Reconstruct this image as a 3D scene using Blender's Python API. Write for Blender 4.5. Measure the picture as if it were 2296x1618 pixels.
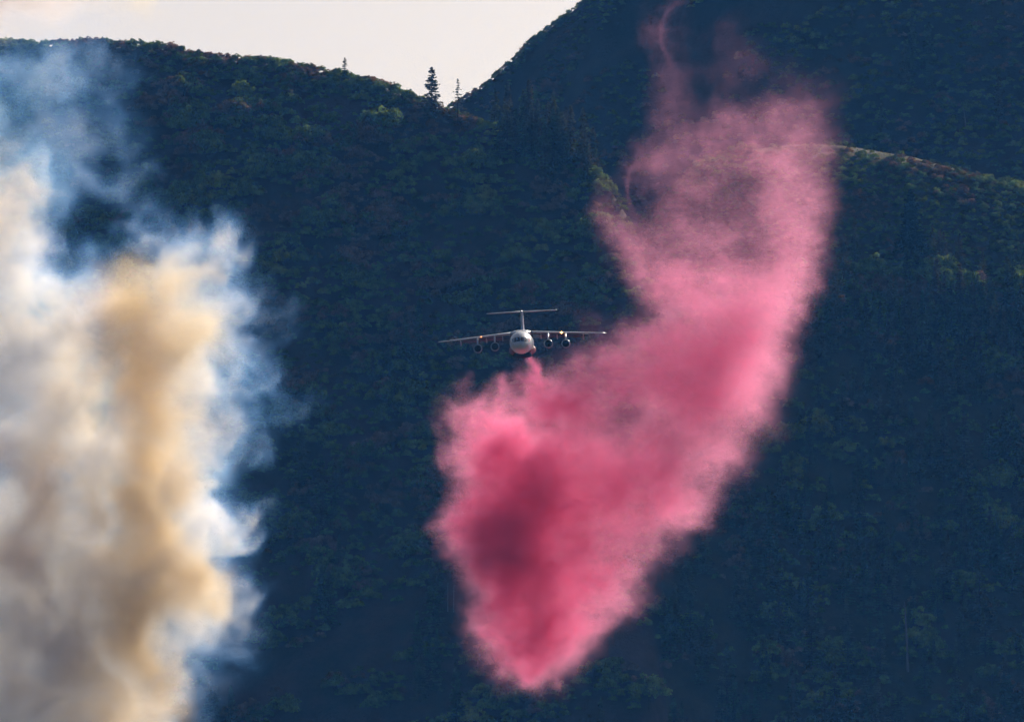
import bpy, bmesh, math, random
import numpy as np
from mathutils import Vector, Matrix

# ------------------------------------------------------------------ scene, camera, light
sc = bpy.context.scene
for o in list(bpy.data.objects):
    bpy.data.objects.remove(o)
C = sc.collection
R = math.radians

PITCH = R(5.0)
FPX = 2296 * 400 / 36.0                       # focal length in reference pixels (2296 wide frame)
CAM = Vector((0, 0, 2.0))
cam_d = bpy.data.cameras.new('camera'); cam = bpy.data.objects.new('camera', cam_d); C.objects.link(cam)
cam.location = CAM; cam.rotation_euler = (R(90) + PITCH, 0, 0)
cam_d.lens = 400; cam_d.sensor_width = 36; cam_d.clip_start = 1; cam_d.clip_end = 20000
sc.camera = cam

SUN_EL, SUN_AZ = R(29), R(28)                 # azimuth to the right of the view direction (+Y)
S = Vector((math.cos(SUN_EL) * math.sin(SUN_AZ), math.cos(SUN_EL) * math.cos(SUN_AZ), math.sin(SUN_EL)))
world = bpy.data.worlds.new('World'); sc.world = world; world.use_nodes = True
wn = world.node_tree; wn.nodes.clear()
sky = wn.nodes.new('ShaderNodeTexSky'); sky.sky_type = 'NISHITA'; sky.sun_disc = False
sky.sun_elevation = SUN_EL; sky.sun_rotation = SUN_AZ
sky.air_density = 0.4; sky.dust_density = 3.0; sky.ozone_density = 1.0
bg = wn.nodes.new('ShaderNodeBackground'); bg.inputs['Strength'].default_value = 0.062
wo = wn.nodes.new('ShaderNodeOutputWorld')
wn.links.new(sky.outputs[0], bg.inputs[0]); wn.links.new(bg.outputs[0], wo.inputs[0])
sun_d = bpy.data.lights.new('sun', 'SUN'); sun = bpy.data.objects.new('sun', sun_d); C.objects.link(sun)
sun_d.energy = 5.0; sun_d.angle = R(0.53); sun_d.color = (1.0, 0.95, 0.88)
sun.rotation_euler = S.to_track_quat('Z', 'Y').to_euler()
sun.location = (0, 1500, 600)
sc.view_settings.view_transform = 'Standard'; sc.view_settings.look = 'None'
sc.view_settings.exposure = 0.35; sc.view_settings.gamma = 1.0
cy = sc.cycles
cy.use_denoising = True; cy.denoising_prefilter = 'ACCURATE'
cy.max_bounces = 8; cy.diffuse_bounces = 2; cy.glossy_bounces = 2; cy.transmission_bounces = 2
cy.volume_bounces = 6; cy.transparent_max_bounces = 16
cy.volume_step_rate = 5.0; cy.volume_max_steps = 256
cy.use_adaptive_sampling = True; cy.adaptive_threshold = 0.04; cy.adaptive_min_samples = 24
world.cycles.sampling_method = 'NONE'

# ------------------------------------------------------------------ helpers
def pt(px, py, Y):
    """point at distance Y (world y) seen at reference pixel (px, py)"""
    u = (px - 1148) / FPX; v = (809 - py) / FPX
    c, s = math.cos(PITCH), math.sin(PITCH)
    d = Vector((u, c - v * s, s + v * c))
    return CAM + d * (Y / d.y)

def project(P):
    """reference pixel of world points (n,3)"""
    c, s = math.cos(PITCH), math.sin(PITCH)
    d = P - np.array(CAM)
    dep = d[:, 1] * c + d[:, 2] * s; up = -d[:, 1] * s + d[:, 2] * c
    return 1148 + FPX * d[:, 0] / dep, 809 - FPX * up / dep, dep

def tag(o, label=None, cat=None, group=None, kind=None):
    if label: o['label'] = label
    if cat: o['category'] = cat
    if group: o['group'] = group
    if kind: o['kind'] = kind
    return o

def link(name, me, mat=None, parent=None):
    o = bpy.data.objects.new(name, me); C.objects.link(o)
    if mat and me is not None: me.materials.append(mat)
    if parent is not None: o.parent = parent
    return o

def new_mat(name):
    m = bpy.data.materials.new(name); m.use_nodes = True
    m.node_tree.nodes.clear()
    return m, m.node_tree.nodes, m.node_tree.links

# ------------------------------------------------------------------ volumes from numpy grids
def trilerp3(F, p):
    """sample the periodic vector grid F (nx,ny,nz,3) at fractional index arrays p (3 x n) -> (n,3)"""
    n = F.shape
    Ff = F.reshape(-1, 3)
    i0, i1, t = [], [], []
    for a, m in zip(p, n):
        f = np.floor(a); t.append((a - f)[:, None]); i = f.astype(np.int32) % m; i0.append(i); i += 0; i1.append((i + 1) % m)
    def g(a, b, c): return Ff[(a * n[1] + b) * n[2] + c]
    out = None
    for ia, wa in ((i0[0], 1 - t[0]), (i1[0], t[0])):
        for ib, wb in ((i0[1], 1 - t[1]), (i1[1], t[1])):
            r = g(ia, ib, i0[2]); d = g(ia, ib, i1[2]); d -= r; d *= t[2]; d += r; d *= wa * wb
            out = d if out is None else out + d
    return out

def spectral(shape, vox, rng, lo, hi, power, aniso=(1, 1, 1)):
    """random field, zero mean and unit spread; wavelengths between lo and hi metres, amplitude ~ k^-power"""
    w = rng.standard_normal(shape).astype(np.float32)
    f = np.fft.rfftn(w)
    kx = np.fft.fftfreq(shape[0], vox[0])[:, None, None] * aniso[0]
    ky = np.fft.fftfreq(shape[1], vox[1])[None, :, None] * aniso[1]
    kz = np.fft.rfftfreq(shape[2], vox[2])[None, None, :] * aniso[2]
    k = np.sqrt(kx * kx + ky * ky + kz * kz).astype(np.float32) + 1e-6
    a = k ** (-power) * np.exp(-(k * lo) ** 2) * (1 - np.exp(-(k * hi) ** 2))
    r = np.fft.irfftn(f * a, s=shape).astype(np.float32)
    r -= r.mean(); r /= r.std()
    return r

def curl_field(shape, vox, rng, lo, hi, power):
    A = [spectral(shape, vox, rng, lo, hi, power) for _ in range(3)]
    def d(F, ax): return (np.roll(F, -1, ax) - np.roll(F, 1, ax)) / (2 * vox[ax])
    U = [d(A[2], 1) - d(A[1], 2), d(A[0], 2) - d(A[2], 0), d(A[1], 0) - d(A[0], 1)]
    s = math.sqrt(sum(float((u * u).mean()) for u in U) / 3)
    return np.stack(U, -1).astype(np.float32) / np.float32(s)

def gn_volume(name, dens, lo, hi, mat, matrix):
    """object whose density grid (box lo..hi in object space) is the array dens"""
    nx, ny, nz = dens.shape
    me = bpy.data.meshes.new(name)
    me.vertices.add(dens.size)
    gx, gy, gz = np.meshgrid(np.linspace(lo[0], hi[0], nx), np.linspace(lo[1], hi[1], ny), np.linspace(lo[2], hi[2], nz), indexing='ij')
    me.vertices.foreach_set('co', np.stack([gx, gy, gz], -1).astype(np.float32).ravel())
    at = me.attributes.new('grain', 'FLOAT', 'POINT'); at.data.foreach_set('value', dens.astype(np.float32).ravel())
    me.materials.append(mat)
    o = bpy.data.objects.new(name, me); C.objects.link(o); o.matrix_world = matrix
    ng = bpy.data.node_groups.new(name + '_nodes', 'GeometryNodeTree')
    ng.interface.new_socket('Geometry', in_out='INPUT', socket_type='NodeSocketGeometry')
    ng.interface.new_socket('Geometry', in_out='OUTPUT', socket_type='NodeSocketGeometry')
    N = ng.nodes; L = ng.links
    gi = N.new('NodeGroupInput'); go = N.new('NodeGroupOutput')
    pos = N.new('GeometryNodeInputPosition')
    def vm(op, a, b=None):
        n = N.new('ShaderNodeVectorMath'); n.operation = op
        for k, v in enumerate((a, b)):
            if v is None: continue
            if isinstance(v, tuple): n.inputs[k].default_value = v
            else: L.new(v, n.inputs[k])
        return n.outputs[0]
    def m(op, a, b=None):
        n = N.new('ShaderNodeMath'); n.operation = op
        for k, v in enumerate((a, b)):
            if v is None: continue
            if isinstance(v, (int, float)): n.inputs[k].default_value = v
            else: L.new(v, n.inputs[k])
        return n.outputs[0]
    res = (nx, ny, nz)
    scl = tuple((res[k] - 1) / (hi[k] - lo[k]) for k in range(3))
    q = vm('MULTIPLY', vm('SUBTRACT', pos.outputs[0], tuple(lo)), scl)
    sp = N.new('ShaderNodeSeparateXYZ'); L.new(vm('FLOOR', vm('ADD', q, (0.5, 0.5, 0.5))), sp.inputs[0])
    fi = N.new('FunctionNodeFloatToInt')
    # integer index built from three exact integer parts
    ii = []
    for k in range(3):
        f = N.new('FunctionNodeFloatToInt'); L.new(sp.outputs[k], f.inputs[0]); ii.append(f.outputs[0])
    def im(op, a, b):
        n = N.new('FunctionNodeIntegerMath'); n.operation = op
        for k, v in enumerate((a, b)):
            if isinstance(v, int): n.inputs[k].default_value = v
            else: L.new(v, n.inputs[k])
        return n.outputs[0]
    idx = im('ADD', im('MULTIPLY', im('ADD', im('MULTIPLY', ii[0], ny), ii[1]), nz), ii[2])
    N.remove(fi)
    si = N.new('GeometryNodeSampleIndex'); si.data_type = 'FLOAT'; si.domain = 'POINT'; si.clamp = True
    na = N.new('GeometryNodeInputNamedAttribute'); na.data_type = 'FLOAT'; na.inputs['Name'].default_value = 'grain'
    L.new(gi.outputs[0], si.inputs['Geometry']); L.new(na.outputs[0], si.inputs['Value']); L.new(idx, si.inputs['Index'])
    vc = N.new('GeometryNodeVolumeCube')
    L.new(si.outputs[0], vc.inputs['Density'])
    vc.inputs['Background'].default_value = 0.0
    vc.inputs['Min'].default_value = lo; vc.inputs['Max'].default_value = hi
    for k, s in enumerate(('Resolution X', 'Resolution Y', 'Resolution Z')): vc.inputs[s].default_value = res[k]
    sm = N.new('GeometryNodeSetMaterial'); sm.inputs['Material'].default_value = mat
    L.new(vc.outputs[0], sm.inputs['Geometry']); L.new(sm.outputs[0], go.inputs[0])
    md = o.modifiers.new('density', 'NODES'); md.node_group = ng
    return o

def volume_mat(name, color, density, aniso, absorb=(0, 0, 0)):
    m, N, L = new_mat(name)
    out = N.new('ShaderNodeOutputMaterial'); v = N.new('ShaderNodeVolumePrincipled')
    v.inputs['Color'].default_value = (*color, 1); v.inputs['Density'].default_value = density
    v.inputs['Anisotropy'].default_value = aniso; v.inputs['Absorption Color'].default_value = (*absorb, 1)
    L.new(v.outputs[0], out.inputs['Volume'])
    return m, v, N, L

# ------------------------------------------------------------------ terrain
def mono(xs, zs):
    xs = np.array(xs, float); zs = np.array(zs, float)
    return lambda q: np.interp(q, xs, zs)

def crest(pts):
    P = [pt(px, py, Y) for px, py, Y in pts]
    return mono([p.x for p in P], [p.y for p in P]), mono([p.x for p in P], [p.z for p in P])

HILL = crest([(-3000, 140, 2560), (-1200, 70, 2520), (-500, 92, 2500), (0, 100, 2490), (200, 98, 2488), (390, 112, 2484), (430, 130, 2480),
              (540, 138, 2476), (640, 152, 2474), (760, 172, 2470), (900, 212, 2462), (960, 234, 2458), (1005, 250, 2456),
              (1060, 272, 2452), (1150, 300, 2446), (1250, 340, 2440), (1340, 390, 2432), (1400, 470, 2424), (1450, 620, 2410), (1480, 900, 2390), (1500, 1300, 2350), (1540, 2000, 2300), (3000, 2600, 2250)])
MOUNT = crest([(-3000, 300, 3100), (600, 330, 3000), (900, 290, 2960), (1005, 246, 2950), (1040, 224, 2945), (1100, 184, 2940), (1165, 126, 2935), (1183, 100, 2934),
               (1250, 54, 2928), (1310, 10, 2920), (1400, -60, 2915), (1700, -250, 2900), (2296, -480, 2900), (3300, -640, 2950), (5000, -500, 3000)])
SPUR = crest([(600, 2600, 2300), (1200, 2000, 2340), (1330, 1500, 2360), (1365, 1100, 2380), (1390, 800, 2400), (1425, 600, 2425), (1480, 470, 2445), (1560, 380, 2460), (1650, 345, 2468), (1760, 331, 2474), (1830, 328, 2478),
              (1900, 332, 2480), (2050, 352, 2482), (2296, 420, 2484), (2700, 560, 2490), (3600, 900, 2500), (5000, 1300, 2520)])

_rng = np.random.default_rng(5)
_w = [(a, b, ph, amp) for lam, amp, n in ((90, 2.6, 5), (38, 1.3, 6), (15, 0.45, 7), (6, 0.14, 7))
      for a, b, ph in [(2 * math.pi / lam * math.cos(t), 2 * math.pi / lam * math.sin(t) * 0.6, p)
                       for t, p in zip(_rng.uniform(0, math.pi, n), _rng.uniform(0, 6.28, n))]]
def bumps(x, y):
    z = 0
    for a, b, ph, amp in _w: z = z + amp * np.sin(a * x + b * y + ph)
    return z * 0.55

def layer(cr, k, w, kb, noise=1.0):
    yc, zc = cr
    def h(x, y):
        d = yc(x) - y
        e = np.hypot(d, w) - w
        fade = np.clip(np.abs(d) / 45.0, 0.12, 1)
        return zc(x) - np.where(d > 0, k, kb) * e + noise * fade * bumps(x, y)
    return h
h_hill = layer(HILL, 0.97, 3.5, 0.55)
h_mount = layer(MOUNT, 1.0, 6, 0.6, 1.5)
h_spur = layer(SPUR, 1.0, 15, 0.45, 0.5)
def h_ground(x, y):
    return np.interp(y, [-500, 900, 1250, 1600, 1900, 2200, 2600, 5000], [0, 0, 14, 52, 84, 108, 118, 120]) + 0.3 * bumps(x, y) * np.clip((y - 900) / 800, 0, 1)
def h_all(x, y):
    return np.maximum(np.maximum(h_hill(x, y), h_mount(x, y)), np.maximum(h_spur(x, y), h_ground(x, y)))

def sheet(name, h, xs, ys, mat):
    X, Y = np.meshgrid(xs, ys, indexing='ij')
    Z = h(X, Y)
    nx, ny = len(xs), len(ys)
    co = np.stack([X, Y, Z], -1).reshape(-1, 3).astype(np.float32)
    i = (np.arange(nx - 1)[:, None] * ny + np.arange(ny - 1)[None, :]).ravel()
    f = np.stack([i, i + ny, i + ny + 1, i + 1], 1).astype(np.int32)
    me = mesh_np(name, co, f)
    me.shade_smooth()
    o = link(name, me, mat)
    o['kind'] = 'structure'
    return o

def mesh_np(name, co, quads):
    me = bpy.data.meshes.new(name)
    me.vertices.add(len(co)); me.vertices.foreach_set('co', np.ascontiguousarray(co, np.float32).ravel())
    n = len(quads); k = quads.shape[1]
    me.loops.add(n * k); me.loops.foreach_set('vertex_index', np.ascontiguousarray(quads, np.int32).ravel())
    me.polygons.add(n); me.polygons.foreach_set('loop_start', np.arange(0, n * k, k, dtype=np.int32))
    me.update(calc_edges=True); me.validate()
    return me

def soil_mat(name, cols, scale=1.0):
    m, N, L = new_mat(name)
    out = N.new('ShaderNodeOutputMaterial'); b = N.new('ShaderNodeBsdfPrincipled')
    b.inputs['Roughness'].default_value = 0.95; b.inputs['Specular IOR Level'].default_value = 0.1
    g = N.new('ShaderNodeNewGeometry')
    n1 = N.new('ShaderNodeTexNoise'); n1.inputs['Scale'].default_value = 0.045 * scale; n1.inputs['Detail'].default_value = 8; n1.inputs['Roughness'].default_value = 0.68
    r = N.new('ShaderNodeValToRGB'); e = r.color_ramp.elements
    e[0].position = 0.36; e[0].color = (*cols[0], 1); e[1].position = 0.66; e[1].color = (*cols[2], 1)
    x = e.new(0.5); x.color = (*cols[1], 1)
    n2 = N.new('ShaderNodeTexNoise'); n2.inputs['Scale'].default_value = 1.1; n2.inputs['Detail'].default_value = 6; n2.inputs['Roughness'].default_value = 0.7
    bp = N.new('ShaderNodeBump'); bp.inputs['Strength'].default_value = 0.9; bp.inputs['Distance'].default_value = 0.8
    L.new(g.outputs['Position'], n1.inputs['Vector']); L.new(g.outputs['Position'], n2.inputs['Vector'])
    L.new(n1.outputs['Fac'], r.inputs[0]); L.new(n2.outputs['Fac'], bp.inputs['Height'])
    mx = N.new('ShaderNodeMix'); mx.data_type = 'RGBA'; mx.blend_type = 'MULTIPLY'; mx.inputs[0].default_value = 0.6
    L.new(r.outputs[0], mx.inputs[6]); L.new(n2.outputs['Fac'], mx.inputs[7])
    L.new(mx.outputs[2], b.inputs['Base Color']); L.new(bp.outputs[0], b.inputs['Normal']); L.new(b.outputs[0], out.inputs[0])
    return m

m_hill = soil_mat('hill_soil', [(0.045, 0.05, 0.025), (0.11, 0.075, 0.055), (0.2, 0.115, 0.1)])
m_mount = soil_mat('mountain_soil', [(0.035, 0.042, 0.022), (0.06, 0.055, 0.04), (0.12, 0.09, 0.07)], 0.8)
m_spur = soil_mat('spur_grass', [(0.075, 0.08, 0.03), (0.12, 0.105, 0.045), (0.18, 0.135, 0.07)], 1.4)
m_ground = soil_mat('valley_soil', [(0.06, 0.07, 0.03), (0.12, 0.1, 0.06), (0.18, 0.14, 0.09)], 0.4)

def spaced(a, b, lo, hi, fine, coarse):
    """coordinates from a to b, fine steps between lo and hi"""
    return np.unique(np.concatenate([np.linspace(a, lo, max(2, int((lo - a) / coarse))), np.arange(lo, hi, fine), np.linspace(hi, b, max(2, int((b - hi) / coarse)))]))
sheet('ground', h_ground, spaced(-4000, 4000, -300, 300, 8, 60), spaced(-400, 7000, 1000, 2400, 10, 60), m_ground)
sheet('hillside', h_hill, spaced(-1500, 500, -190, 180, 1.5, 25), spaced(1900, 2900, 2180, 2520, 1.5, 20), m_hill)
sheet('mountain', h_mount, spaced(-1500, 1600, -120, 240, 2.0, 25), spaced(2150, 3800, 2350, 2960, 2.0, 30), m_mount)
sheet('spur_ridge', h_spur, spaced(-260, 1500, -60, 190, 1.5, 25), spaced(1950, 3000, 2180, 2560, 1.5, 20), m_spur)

# ------------------------------------------------------------------ foliage materials
def leaf_mat(name, cols, trans=0.25):
    m, N, L = new_mat(name)
    out = N.new('ShaderNodeOutputMaterial')
    oi = N.new('ShaderNodeObjectInfo'); r = N.new('ShaderNodeValToRGB'); e = r.color_ramp.elements
    e[0].position = 0; e[0].color = (*cols[0], 1); e[1].position = 1; e[1].color = (*cols[-1], 1)
    for k, c in enumerate(cols[1:-1]):
        x = e.new((k + 1) / (len(cols) - 1)); x.color = (*c, 1)
    g = N.new('ShaderNodeNewGeometry')
    n = N.new('ShaderNodeTexNoise'); n.inputs['Scale'].default_value = 0.5; n.inputs['Detail'].default_value = 4
    L.new(g.outputs['Position'], n.inputs['Vector'])
    mr = N.new('ShaderNodeMapRange'); mr.inputs[1].default_value = 0.3; mr.inputs[2].default_value = 0.7; mr.inputs[3].default_value = 0.35; mr.inputs[4].default_value = 2.3
    L.new(n.outputs['Fac'], mr.inputs[0])
    mx = N.new('ShaderNodeVectorMath'); mx.operation = 'SCALE'
    n2 = N.new('ShaderNodeTexNoise'); n2.inputs['Scale'].default_value = 0.075; n2.inputs['Detail'].default_value = 3; L.new(g.outputs['Position'], n2.inputs['Vector'])
    ma = N.new('ShaderNodeMath'); ma.operation = 'MULTIPLY_ADD'; ma.inputs[1].default_value = 2.6; ma.inputs[2].default_value = -0.98; L.new(n2.outputs['Fac'], ma.inputs[0])
    mb = N.new('ShaderNodeMath'); mb.operation = 'MULTIPLY_ADD'; mb.inputs[1].default_value = 0.36; mb.use_clamp = True; L.new(oi.outputs['Random'], mb.inputs[0]); L.new(ma.outputs[0], mb.inputs[2])
    L.new(mb.outputs[0], r.inputs[0]); L.new(r.outputs[0], mx.inputs[0]); L.new(mr.outputs[0], mx.inputs['Scale'])
    d = N.new('ShaderNodeBsdfDiffuse'); t = N.new('ShaderNodeBsdfTranslucent'); s = N.new('ShaderNodeMixShader'); s.inputs[0].default_value = trans
    L.new(mx.outputs[0], d.inputs[0]); L.new(mx.outputs[0], t.inputs[0]); L.new(d.outputs[0], s.inputs[1]); L.new(t.outputs[0], s.inputs[2]); L.new(s.outputs[0], out.inputs[0])
    return m

def plain_mat(name, col, rough=0.9, metal=0.0, spec=0.3, coat=0.0, noise=0.0, nscale=3.0):
    m, N, L = new_mat(name)
    out = N.new('ShaderNodeOutputMaterial'); b = N.new('ShaderNodeBsdfPrincipled')
    b.inputs['Base Color'].default_value = (*col, 1); b.inputs['Roughness'].default_value = rough; b.inputs['Metallic'].default_value = metal
    b.inputs['Specular IOR Level'].default_value = spec; b.inputs['Coat Weight'].default_value = coat
    if noise:
        tc = N.new('ShaderNodeTexCoord'); n = N.new('ShaderNodeTexNoise'); n.inputs['Scale'].default_value = nscale; n.inputs['Detail'].default_value = 6
        L.new(tc.outputs['Object'], n.inputs['Vector'])
        mr = N.new('ShaderNodeMapRange'); mr.inputs[1].default_value = 0.3; mr.inputs[2].default_value = 0.7; mr.inputs[3].default_value = 1 - noise; mr.inputs[4].default_value = 1 + noise * 0.4
        L.new(n.outputs['Fac'], mr.inputs[0])
        v = N.new('ShaderNodeVectorMath'); v.operation = 'SCALE'; v.inputs[0].default_value = col; L.new(mr.outputs[0], v.inputs['Scale'])
        L.new(v.outputs[0], b.inputs['Base Color'])
    L.new(b.outputs[0], out.inputs[0])
    return m

m_oak = leaf_mat('oak_leaves', [(0.3, 0.32, 0.1), (0.15, 0.22, 0.065), (0.24, 0.29, 0.09), (0.1, 0.16, 0.055), (0.2, 0.25, 0.085), (0.09, 0.13, 0.05), (0.24, 0.15, 0.1), (0.28, 0.17, 0.12), (0.18, 0.12, 0.09)])
m_gold = leaf_mat('pale_oak_leaves', [(0.24, 0.25, 0.07), (0.2, 0.2, 0.06)])
m_fir = leaf_mat('fir_needles', [(0.05, 0.08, 0.04), (0.075, 0.1, 0.05), (0.12, 0.1, 0.07), (0.06, 0.085, 0.045)], 0.15)
m_bark = plain_mat('bark', (0.07, 0.055, 0.045), noise=0.4)
m_snag = plain_mat('dead_wood', (0.3, 0.27, 0.25), noise=0.3)

# ------------------------------------------------------------------ trees
def tube_np(path, radii, seg=6):
    """tapered tube; returns (co, quads)"""
    path = [Vector(p) for p in path]
    co = []; q = []
    for i, p in enumerate(path):
        t = (path[min(i + 1, len(path) - 1)] - path[max(i - 1, 0)]).normalized()
        a = t.cross(Vector((0.31, 0.87, 0.2))).normalized(); b = t.cross(a)
        for s in range(seg):
            an = 2 * math.pi * s / seg
            co.append(p + (a * math.cos(an) + b * math.sin(an)) * radii[i])
    for i in range(len(path) - 1):
        for s in range(seg):
            q.append((i * seg + s, i * seg + (s + 1) % seg, (i + 1) * seg + (s + 1) % seg, (i + 1) * seg + s))
    return np.array(co, np.float32), np.array(q, np.int32)

def join_np(parts):
    co, q, off = [], [], 0
    for c, f in parts:
        co.append(c); q.append(f + off); off += len(c)
    return np.concatenate(co), np.concatenate(q)

def leaf_quads(cen, nor, size, rng):
    n = len(cen)
    r = rng.standard_normal((n, 3)); r -= (r * nor).sum(1, keepdims=True) * nor
    r /= np.linalg.norm(r, axis=1, keepdims=True) + 1e-9
    b = np.cross(nor, r)
    s = (size * rng.uniform(0.6, 1.35, n))[:, None]
    asp = rng.uniform(0.55, 1.0, n)[:, None]
    co = np.stack([cen - r * s - b * s * asp * 0.5, cen + r * s * 0.4 - b * s * asp, cen + r * s + b * s * asp * 0.4, cen - r * s * 0.3 + b * s * asp], 1).reshape(-1, 3)
    return co.astype(np.float32), np.arange(4 * n, dtype=np.int32).reshape(-1, 4)

def oak_meshes(seed, rad, ht, n, leaf):
    rng = np.random.default_rng(seed)
    nb = int(rng.integers(26, 34))
    # clumps spread over a dome
    cl = []
    for i in range(nb):
        a = rng.uniform(0, 2 * math.pi); rr = rad * math.sqrt(rng.uniform(0, 0.85)); h = ht * (0.12 + 0.74 * math.sqrt(max(0.0, 1 - (rr / rad) ** 2)) * rng.uniform(0.45, 1.08))
        cl.append((rr * math.cos(a), rr * math.sin(a), h, rad * rng.uniform(0.15, 0.29)))
    cs = np.array(cl)
    w = cs[:, 3] ** 2; k = rng.choice(nb, n, p=w / w.sum())
    d = rng.standard_normal((n, 3)); d /= np.linalg.norm(d, axis=1, keepdims=True)
    d[:, 2] = np.where(d[:, 2] < -0.4, -d[:, 2], d[:, 2])
    rr = cs[k, 3] * rng.uniform(0.45, 1.25, n) ** 0.7
    cen = cs[k, :3] + d * rr[:, None] * np.array([1, 1, 0.85])
    nor = d + 0.7 * rng.standard_normal((n, 3)); nor /= np.linalg.norm(nor, axis=1, keepdims=True)
    crown = mesh_np('crown', *leaf_quads(cen, nor, leaf, rng))
    parts = [tube_np([(0, 0, -0.8), (0.08, 0, ht * 0.25), (0.0, 0.12, ht * 0.5)], [0.05 * rad, 0.042 * rad, 0.03 * rad])]
    for c in cl[:9]:
        parts.append(tube_np([(0.03, 0.03, ht * 0.22), (c[0] * 0.5, c[1] * 0.5, c[2] * 0.6), (c[0], c[1], c[2])], [0.03 * rad, 0.02 * rad, 0.008 * rad], 5))
    return crown, mesh_np('trunk', *join_np(parts))

def fir_meshes(seed, ht, rad, n, leaf, sparse=0.0, base=0.06, whorl=0.55):
    rng = np.random.default_rng(seed)
    cen, nor, br = [], [], []
    z = ht * base
    while z < ht * 0.985:
        t = (z - ht * base) / (ht * (1 - base))
        R0 = rad * (1 - t) ** 0.85 * rng.uniform(0.72, 1.12) + 0.12
        nb = int(rng.integers(5, 8))
        a0 = rng.uniform(0, 6.28)
        for b in range(nb):
            if rng.random() < sparse * 0.5: continue
            a = a0 + 6.283 * b / nb + rng.normal(0, 0.2); Rb = R0 * rng.uniform(0.5, 1.22)
            drop = 0.28 + 0.3 * (1 - t)
            br.append(((0, 0, z), (Rb * 0.55 * math.cos(a), Rb * 0.55 * math.sin(a), z - drop * Rb * 0.35), (Rb * math.cos(a), Rb * math.sin(a), z - drop * Rb * 0.5)))
            m = max(3, int(n * Rb / rad))
            s = rng.uniform(0.15, 1.0, m) ** 0.8
            side = rng.normal(0, 1, m) * 0.16 * Rb * (1.15 - s)
            x = Rb * s
            cen.append(np.stack([x * math.cos(a) - side * math.sin(a), x * math.sin(a) + side * math.cos(a), z - drop * x * 0.5 + rng.normal(0, 0.06, m) + 0.12 * s * s * Rb], 1))
            nn = np.stack([rng.normal(0, 0.5, m), rng.normal(0, 0.5, m), np.ones(m)], 1); nor.append(nn)
        z += whorl * rng.uniform(0.7, 1.3) * (1.15 - 0.6 * t)
    cen = np.concatenate(cen); nor = np.concatenate(nor); nor /= np.linalg.norm(nor, axis=1, keepdims=True)
    crown = mesh_np('crown', *leaf_quads(cen, nor, leaf, rng))
    parts = [tube_np([(0, 0, -1.2), (0.03, 0.02, ht * 0.4), (0, 0, ht * 0.99)], [0.017 * ht, 0.012 * ht, 0.002 * ht])]
    parts += [tube_np(p, [0.035, 0.022, 0.008], 4) for p in br]
    return crown, mesh_np('trunk', *join_np(parts))

def tree(name, meshes, mats, loc, scale, rz, label, cat, group):
    o = bpy.data.objects.new(name, None); C.objects.link(o)
    o.empty_display_size = 0.5
    o.location = loc; o.rotation_euler = (0, 0, rz); o.scale = scale
    ch = []
    for nm, me, mt in (('crown', meshes[0], mats[0]), ('trunk', meshes[1], mats[1])):
        c = bpy.data.objects.new(nm, me); C.objects.link(c); c.parent = o
        if not me.materials: me.materials.append(mt)
        ch.append(c)
    tag(o, label, cat, group)
    return o, ch

prng = np.random.default_rng(11)
def scatter(xlo, xhi, ylo, yhi, spacing):
    xs, ys = np.meshgrid(np.arange(xlo, xhi, spacing), np.arange(ylo, yhi, spacing), indexing='ij')
    x = (xs + prng.uniform(-0.55, 0.55, xs.shape) * spacing).ravel(); y = (ys + prng.uniform(-0.55, 0.55, ys.shape) * spacing).ravel()
    return x, y

def vnoise(x, y, lam, seed):
    r = np.random.default_rng(seed); z = 0
    for t, p in zip(r.uniform(0, 6.28, 6), r.uniform(0, 6.28, 6)):
        k = 6.283 / lam * r.uniform(0.6, 1.6); z = z + np.sin(k * (x * math.cos(t) + y * math.sin(t)) + p)
    return z / 6

# candidate places over the visible slopes, by the layer they stand on
px_, py_ = scatter(-185, 200, 2170, 2960, 2.5)
x2, y2 = scatter(-60, 200, 2420, 2490, 1.5)
up = h_spur(x2, y2) >= np.maximum(h_hill(x2, y2), h_mount(x2, y2)); dense_from = len(px_)
px_ = np.concatenate([px_, x2[up]]); py_ = np.concatenate([py_, y2[up]])
x2 = prng.uniform(-185, 40, 1500); y2 = HILL[0](x2) + prng.uniform(-10, 3, 1500)
px_ = np.concatenate([px_, x2]); py_ = np.concatenate([py_, y2])
x2 = prng.uniform(-16, 70, 420); y2 = MOUNT[0](x2) + prng.uniform(-7, 3, 420)
px_ = np.concatenate([px_, x2]); py_ = np.concatenate([py_, y2])
x2, y2 = scatter(0, 200, 2900, 2960, 1.7)
px_ = np.concatenate([px_, x2]); py_ = np.concatenate([py_, y2])
layers = np.stack([h_hill(px_, py_), h_mount(px_, py_), h_spur(px_, py_), h_ground(px_, py_)])
own = layers.argmax(0); pz_ = layers.max(0)
P = np.stack([px_, py_, pz_], 1)
u, v, dep = project(P)
# hidden behind the crest in front of it?
vis = np.ones(len(P), bool)
for f in np.linspace(0.80, 0.985, 40):
    q = np.array(CAM) + (P + np.array([0, 0, 4.0]) - np.array(CAM)) * f
    vis &= h_all(q[:, 0], q[:, 1]) < q[:, 2] + 1.0
inx = (u > -700) & (u < 3000) & (v > -250) & (v < 2000)
keep = vis & inx
P, u, v, own = P[keep], u[keep], v[keep], own[keep]
rnd = prng.random(len(P))
fir_zone = (((own == 2) & (v > 700 + 120 * vnoise(P[:, 0], P[:, 1], 40, 3))) | ((own == 0) & (v > 820) & (vnoise(P[:, 0], P[:, 1], 35, 4) > 0.28))
            | ((own == 1) & (v < 330) & (u > 1900) & (vnoise(P[:, 0], P[:, 1], 30, 7) > 0.25))) & (rnd < 0.2)
fir_zone |= (own == 0) & (u > 1080) & (u < 1330) & (v > 285) & (v < 430) & (rnd < 0.1)
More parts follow.
